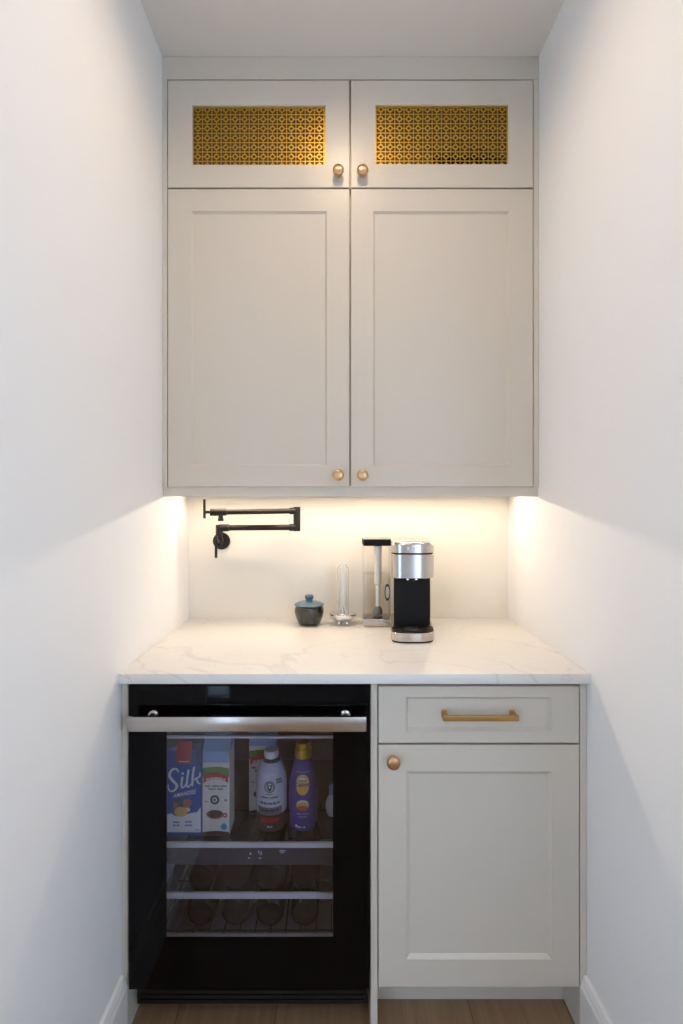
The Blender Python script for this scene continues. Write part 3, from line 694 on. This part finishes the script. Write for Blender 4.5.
sp_.tube([(qx(220.5, ay), ay + .004, az), (qx(220.5, ay), ay + .004, az - .029)], .0085, 'mblack', 20); sp_.tube([(qx(220.5, ay), ay + .004, az - .025), (qx(220.5, ay), ay + .004, az - .034)], .0100, 'mblack', 20)
sp_.build('spout', pf, 40)
hl = MB(); hl.tube([(ax, ay, az - .003), (qx(204.6, ay), ay - .002, az - .003)], .0055, 'mblack', 16)
hl.tube([(qx(204.6, ay), ay - .002, az + .041), (qx(204.6, ay), ay - .002, az - .025)], .0046, 'mblack', 16); hl.build('spout_lever', pf, 40)

# ---------------------------------------------------------------- lidded ceramic jar
Z = .915
jy = 1.893; jX = (309.2 - 336) * jy / 544
jr = thing('lidded_jar', 'small dark glazed ceramic jar with teal lid on the counter', 'jar', (jX, jy, Z))
pr = [(.0001, 0), (.031, 0), (.0355, .002), (.038, .008), (.0435, .022), (.0475, .036), (.0492, .047), (.0483, .056), (.0465, .061), (.0450, .064), (.042, .0645), (.041, .058), (.0001, .05)]
MB().lathe([(r * 1.04, Z + h) for r, h in pr], 'darkglaze', (jX, jy, 0), 'z', 56).build('jar_body', jr, 50)
pr = [(.0001, .0652), (.044, .0652), (.0495, .066), (.0515, .0685), (.0505, .0710), (.044, .0745), (.032, .0785), (.019, .0805), (.0001, .081)]
lid = MB().lathe([(r, Z + h) for r, h in pr], 'teal', (jX, jy, 0), 'z', 56).build('lid', jr, 50)
MB().lathe([(r, Z + h) for r, h in [(.0001, .0805), (.0125, .0805), (.0118, .084), (.0128, .088), (.0155, .093), (.0158, .097), (.013, .1015), (.007, .1035), (.0001, .104)]], 'teal', (jX, jy, 0), 'z', 40).build('knob', lid, 50)

# ---------------------------------------------------------------- glass tube on a chrome dish
gy = 1.897; gX = (342.9 - 336) * gy / 544
gt = thing('glass_tube_stand', 'clear domed glass tube upright on a chrome footed dish', 'glass stand', (gX, gy, Z))
pr = [(.0001, .010), (.022, .0095), (.030, .013), (.0385, .021), (.0435, .031), (.0450, .0345), (.0445, .0362), (.042, .0355), (.034, .033), (.024, .0315), (.0205, .0318), (.0001, .032)]
MB().lathe([(r * (1.08 if r > .02 else 1), Z + h * 1.06) for r, h in pr], 'chrome', (gX, gy, 0), 'z', 56).build('dish', gt, 50)
for a in (-PI / 2 + .55, -PI / 2 - .55, PI / 2 + .5, PI / 2 - .5):
    MB().lathe([(.0001, Z + .0005), (.005, Z + .0005), (.0065, Z + .003), (.0055, Z + .0085), (.004, Z + .0125)], 'chrome', (gX + .027 * math.cos(a), gy + .027 * math.sin(a), 0), 'z', 20).build('foot', gt, 50)
R = .0208
pr = [(R, .0345), (R, .175)] + [(R * math.cos(t), .182 + .028 * math.sin(t)) for t in [PI / 2 * i / 10 for i in range(10)]] + [(.0001, .21)]
inn = [(.0001, .208)] + [(r - .002, h - .0015) for r, h in pr[:-1][::-1]]
MB().lathe([(max(r, .0001), Z + h) for r, h in pr + inn], 'glass', (gX, gy, 0), 'z', 48).build('glass_tube', gt, 60)
pr = [(.0001, .0341), (.0150, .0341), (.0125, .036), (.0075, .043), (.0048, .052), (.0035, .058), (.0001, .060)]
MB().lathe([(r, Z + h) for r, h in pr], 'chrome', (gX, gy, 0), 'z', 32).build('spindle', gt, 50)
MB().tube([(gX - .010 - .004 * math.sin(PI * i / 10), gy - .004, Z + .036 + .0085 * i) for i in range(11)], .0018, 'chrome', 10, [.0024 - .0010 * abs(i - 5) / 5 for i in range(11)]).build('rod', gt, 60)

# ---------------------------------------------------------------- pod coffee maker
cm = thing('coffee_maker', 'black and stainless pod coffee maker with side water tank', 'coffee maker', (.23, 1.79, Z))
def plan(x0, x1, yf, yb, bul, n=18, cut=0., rb=.012):
    """rounded-front outline"""
    xc = (x0 + x1) / 2; hw = (x1 - x0) / 2; P = []
    for i in range(n + 1):
        a = PI * i / n
        cx_, sx_ = math.cos(a), math.sin(a)
        P.append((xc - hw * math.copysign(abs(cx_) ** .62, cx_), yf + bul - bul * abs(sx_) ** .75))
    for i in range(5):
        a = PI / 2 * i / 4; P.append((x1 - cut - rb + rb * math.cos(a), yb - rb + rb * math.sin(a)))
    for i in range(5):
        a = PI / 2 + PI / 2 * i / 4; P.append((x0 + cut + rb + rb * math.cos(a), yb - rb + rb * math.sin(a)))
    return P
def slab(mb, prm, zs, m, ins=None):
    L = []
    for i, z in enumerate(zs):
        d = ins[i] if ins else 0; x0, x1, yf, yb, bul = prm
        L.append([(x + .105 * (y - 1.645), y, z - (.022 * (y - 1.645) if z > 1.205 else 0)) for x, y in plan(x0 + d, x1 - d, yf + d, yb - d, bul)])
    return mb.loops(L, m)
mx0, mx1 = .1665, .2985
hd = (mx0, mx1, 1.645, 1.93, .040)
slab(MB(), (mx0 + .0085, mx1 - .0075, 1.722, 1.93, .012), [Z + .033, 1.108], 'black').build('column', cm, 30)
slab(MB(), hd, [1.108, 1.1095, 1.1795, 1.181], 'steel', [.0015, 0, 0, .0015]).build('brew_head', cm, 30)
t_ = slab(MB(), hd, [1.1812, 1.1842], 'black', [.0025, .0025]); slab(t_, hd, [1.1843, 1.1855, 1.211, 1.2165, 1.2190], 'steel', [.0015, 0, 0, .004, .012])
slab(t_, hd, [1.2191, 1.2202, 1.2206], 'steel', [.018, .019, .024])
top = t_.build('top_cover', cm, 30)
for i, (u, rr) in enumerate(((-.014, .0040), (.002, .0050), (.040, .0042))):
    a = u; yy = 1.645 + .040 - .040 * (1 - min(1, abs(u / .0635)) ** 2.6) ** .45
    b_ = MB().lathe([(rr, 0), (rr, -.0022), (rr * .8, -.003), (.0001, -.003)], 'white', ((mx0 + mx1) / 2 + u, yy + .0008, 1.200), 'y', 20).build('button', top, 40)
for i in range(1):
    nz_ = MB(); nz_.lathe([(.017, 1.1075), (.014, 1.098), (.009, 1.094), (.0001, 1.094)], 'black', ((mx0 + mx1) / 2, 1.692, 0), 'z', 28)
    for s_ in (-.012, .014): nz_.lathe([(.0045, 1.1075), (.0045, 1.1005), (.0001, 1.1005)], 'chrome', ((mx0 + mx1) / 2 + s_, 1.672, 0), 'z', 14)
    nz_.build('nozzle', cm, 40)
bs = (mx0 - .0005, mx1 - .0005, 1.634, 1.94, .044)
base = slab(MB(), bs, [Z + .0005, Z + .004], 'black', [.002, .002]); slab(base, bs, [Z + .0042, Z + .0055, Z + .0285, Z + .030], 'steel', [.001, 0, 0, .0015])
base.build('base', cm, 30)
tr = slab(MB(), (mx0 + .003, mx1 - .001, 1.638, 1.72, .042), [Z + .0302, Z + .0335, Z + .0340], 'black', [.0, .0, .002])
for i in range(5): tr.box(.212 + i * .0088, .2165 + i * .0088, 1.664, 1.700, Z + .0340, Z + .0346, 'panel')
tr.box(.2165, .2445, 1.656, 1.662, Z + .0340, Z + .0348, 'steel', .0004)
tr.build('drip_tray', cm, 30)
# water tank at the left
ty = 1.852; tx = lambda p: (p - 336) * ty / 544; tz = lambda p: EYE + (502 - p) * ty / 544
tx0, tx1, tyb = tx(363.4), .1868, 1.945
tb = MB(); tb.box(tx0, tx1, ty, tyb, Z + .0005, tz(619.0), 'steel', .004); tb.build('tank_base', cm, 30)
def rr4(x0, x1, y0, y1, r, z, n=5):
    P = []
    for cx_, cy_, a0 in ((x1 - r, y1 - r, 0), (x0 + r, y1 - r, PI / 2), (x0 + r, y0 + r, PI), (x1 - r, y0 + r, 3 * PI / 2)):
        for i in range(n): a = a0 + PI / 2 * i / (n - 1); P.append((cx_ + r * math.cos(a), cy_ + r * math.sin(a), z))
    return P
zt0, zt1 = tz(618.6), tz(546.0)
tank = MB(); o_ = (tx0 + .001, tx1, ty + .001, tyb - .001)
tank.loops([rr4(*o_, .010, zt0 + .0003), rr4(*o_, .010, zt1)], 'clear', True, False)
tk = tank.build('water_tank', cm, 40)
zw = tz(575); MB().loops([rr4(o_[0] + .0025, o_[1] - .0025, o_[2] + .0025, o_[3] - .0025, .008, zt0 + .0035), rr4(o_[0] + .0025, o_[1] - .0025, o_[2] + .0025, o_[3] - .0025, .008, zw)], 'water').build('water', tk, 40)
fl = MB(); fxc = tx(378.8); fyc = 1.895
fl.lathe([(.0001, zt0 + .006), (.016, zt0 + .006), (.017, zt0 + .010), (.016, zt0 + .024), (.011, zt0 + .030), (.0085, zt0 + .034)], 'cgrey', (fxc, fyc, 0), 'z', 24)
fl.lathe([(.0070, zt0 + .034), (.0070, zt0 + .108), (.0125, zt0 + .114), (.0125, zt1 - .03), (.015, zt1 - .022), (.015, zt1 - .004), (.0001, zt1 - .004)], 'frost', (fxc, fyc, 0), 'z', 24)
fl.build('water_filter', tk, 40)
el = MB(); ec = tx(387.5), tz(592.5)
L = []
for rr_, yy in ((1, ty + .006), (1.0, ty + .0035), (.72, ty + .0035), (.72, ty + .006)):
    L.append([(ec[0] + .0095 * rr_ * math.cos(2 * PI * i / 28), yy, ec[1] + .029 * rr_ * math.sin(2 * PI * i / 28)) for i in range(28)])
el.loops(L + [L[0]], 'cdark', False, False); el.disc(ec[0], ec[1], .0069, .021, ty + .005, 'frost', 28)
el.build('oval_ring', tk, 40)  # dark oval ring with a pale centre, just behind the tank front
tl = MB(); tl.loops([rr4(tx0 + .001, tx1 + .0010, ty - .002, tyb, .006, zt1 + .0005), rr4(tx0 - .001, tx1 + .0010, ty - .004, tyb, .006, zt1 + .003), rr4(tx0 - .001, tx1 + .0010, ty - .004, tyb, .006, zt1 + .021), rr4(tx0, tx1 + .0010, ty - .003, tyb - .001, .006, zt1 + .0225)], 'black')
tl.loops([rr4(tx0, tx1 + .0010, ty - .003, tyb - .001, .006, zt1 + .0226), rr4(tx0, tx1 + .0010, ty - .003, tyb - .001, .006, zt1 + .0245)], 'steel')
tl.build('tank_lid', cm, 30)

# ---------------------------------------------------------------- daylight, camera, view
wd = bpy.data.worlds.new('daylight'); S.world = wd; wd.use_nodes = True
bg = wd.node_tree.nodes['Background']; bg.inputs[0].default_value = (.62, .78, 1.0, 1); bg.inputs[1].default_value = 5.2
cam = bpy.data.objects.new('camera', bpy.data.cameras.new('camera')); COL.objects.link(cam)
cam.location = (0, 0, EYE); cam.rotation_euler = (PI / 2, 0, 0)
cam.data.sensor_width = 36; cam.data.lens = 544 / 1024 * 36; cam.data.shift_x = 5.5 / 1024; cam.data.shift_y = -10 / 1024; cam.data.clip_start = .01
S.camera = cam
v = S.view_settings; v.view_transform = 'Standard'; v.look = 'None'; v.gamma = 1; v.use_curve_mapping = False; v.exposure = .08
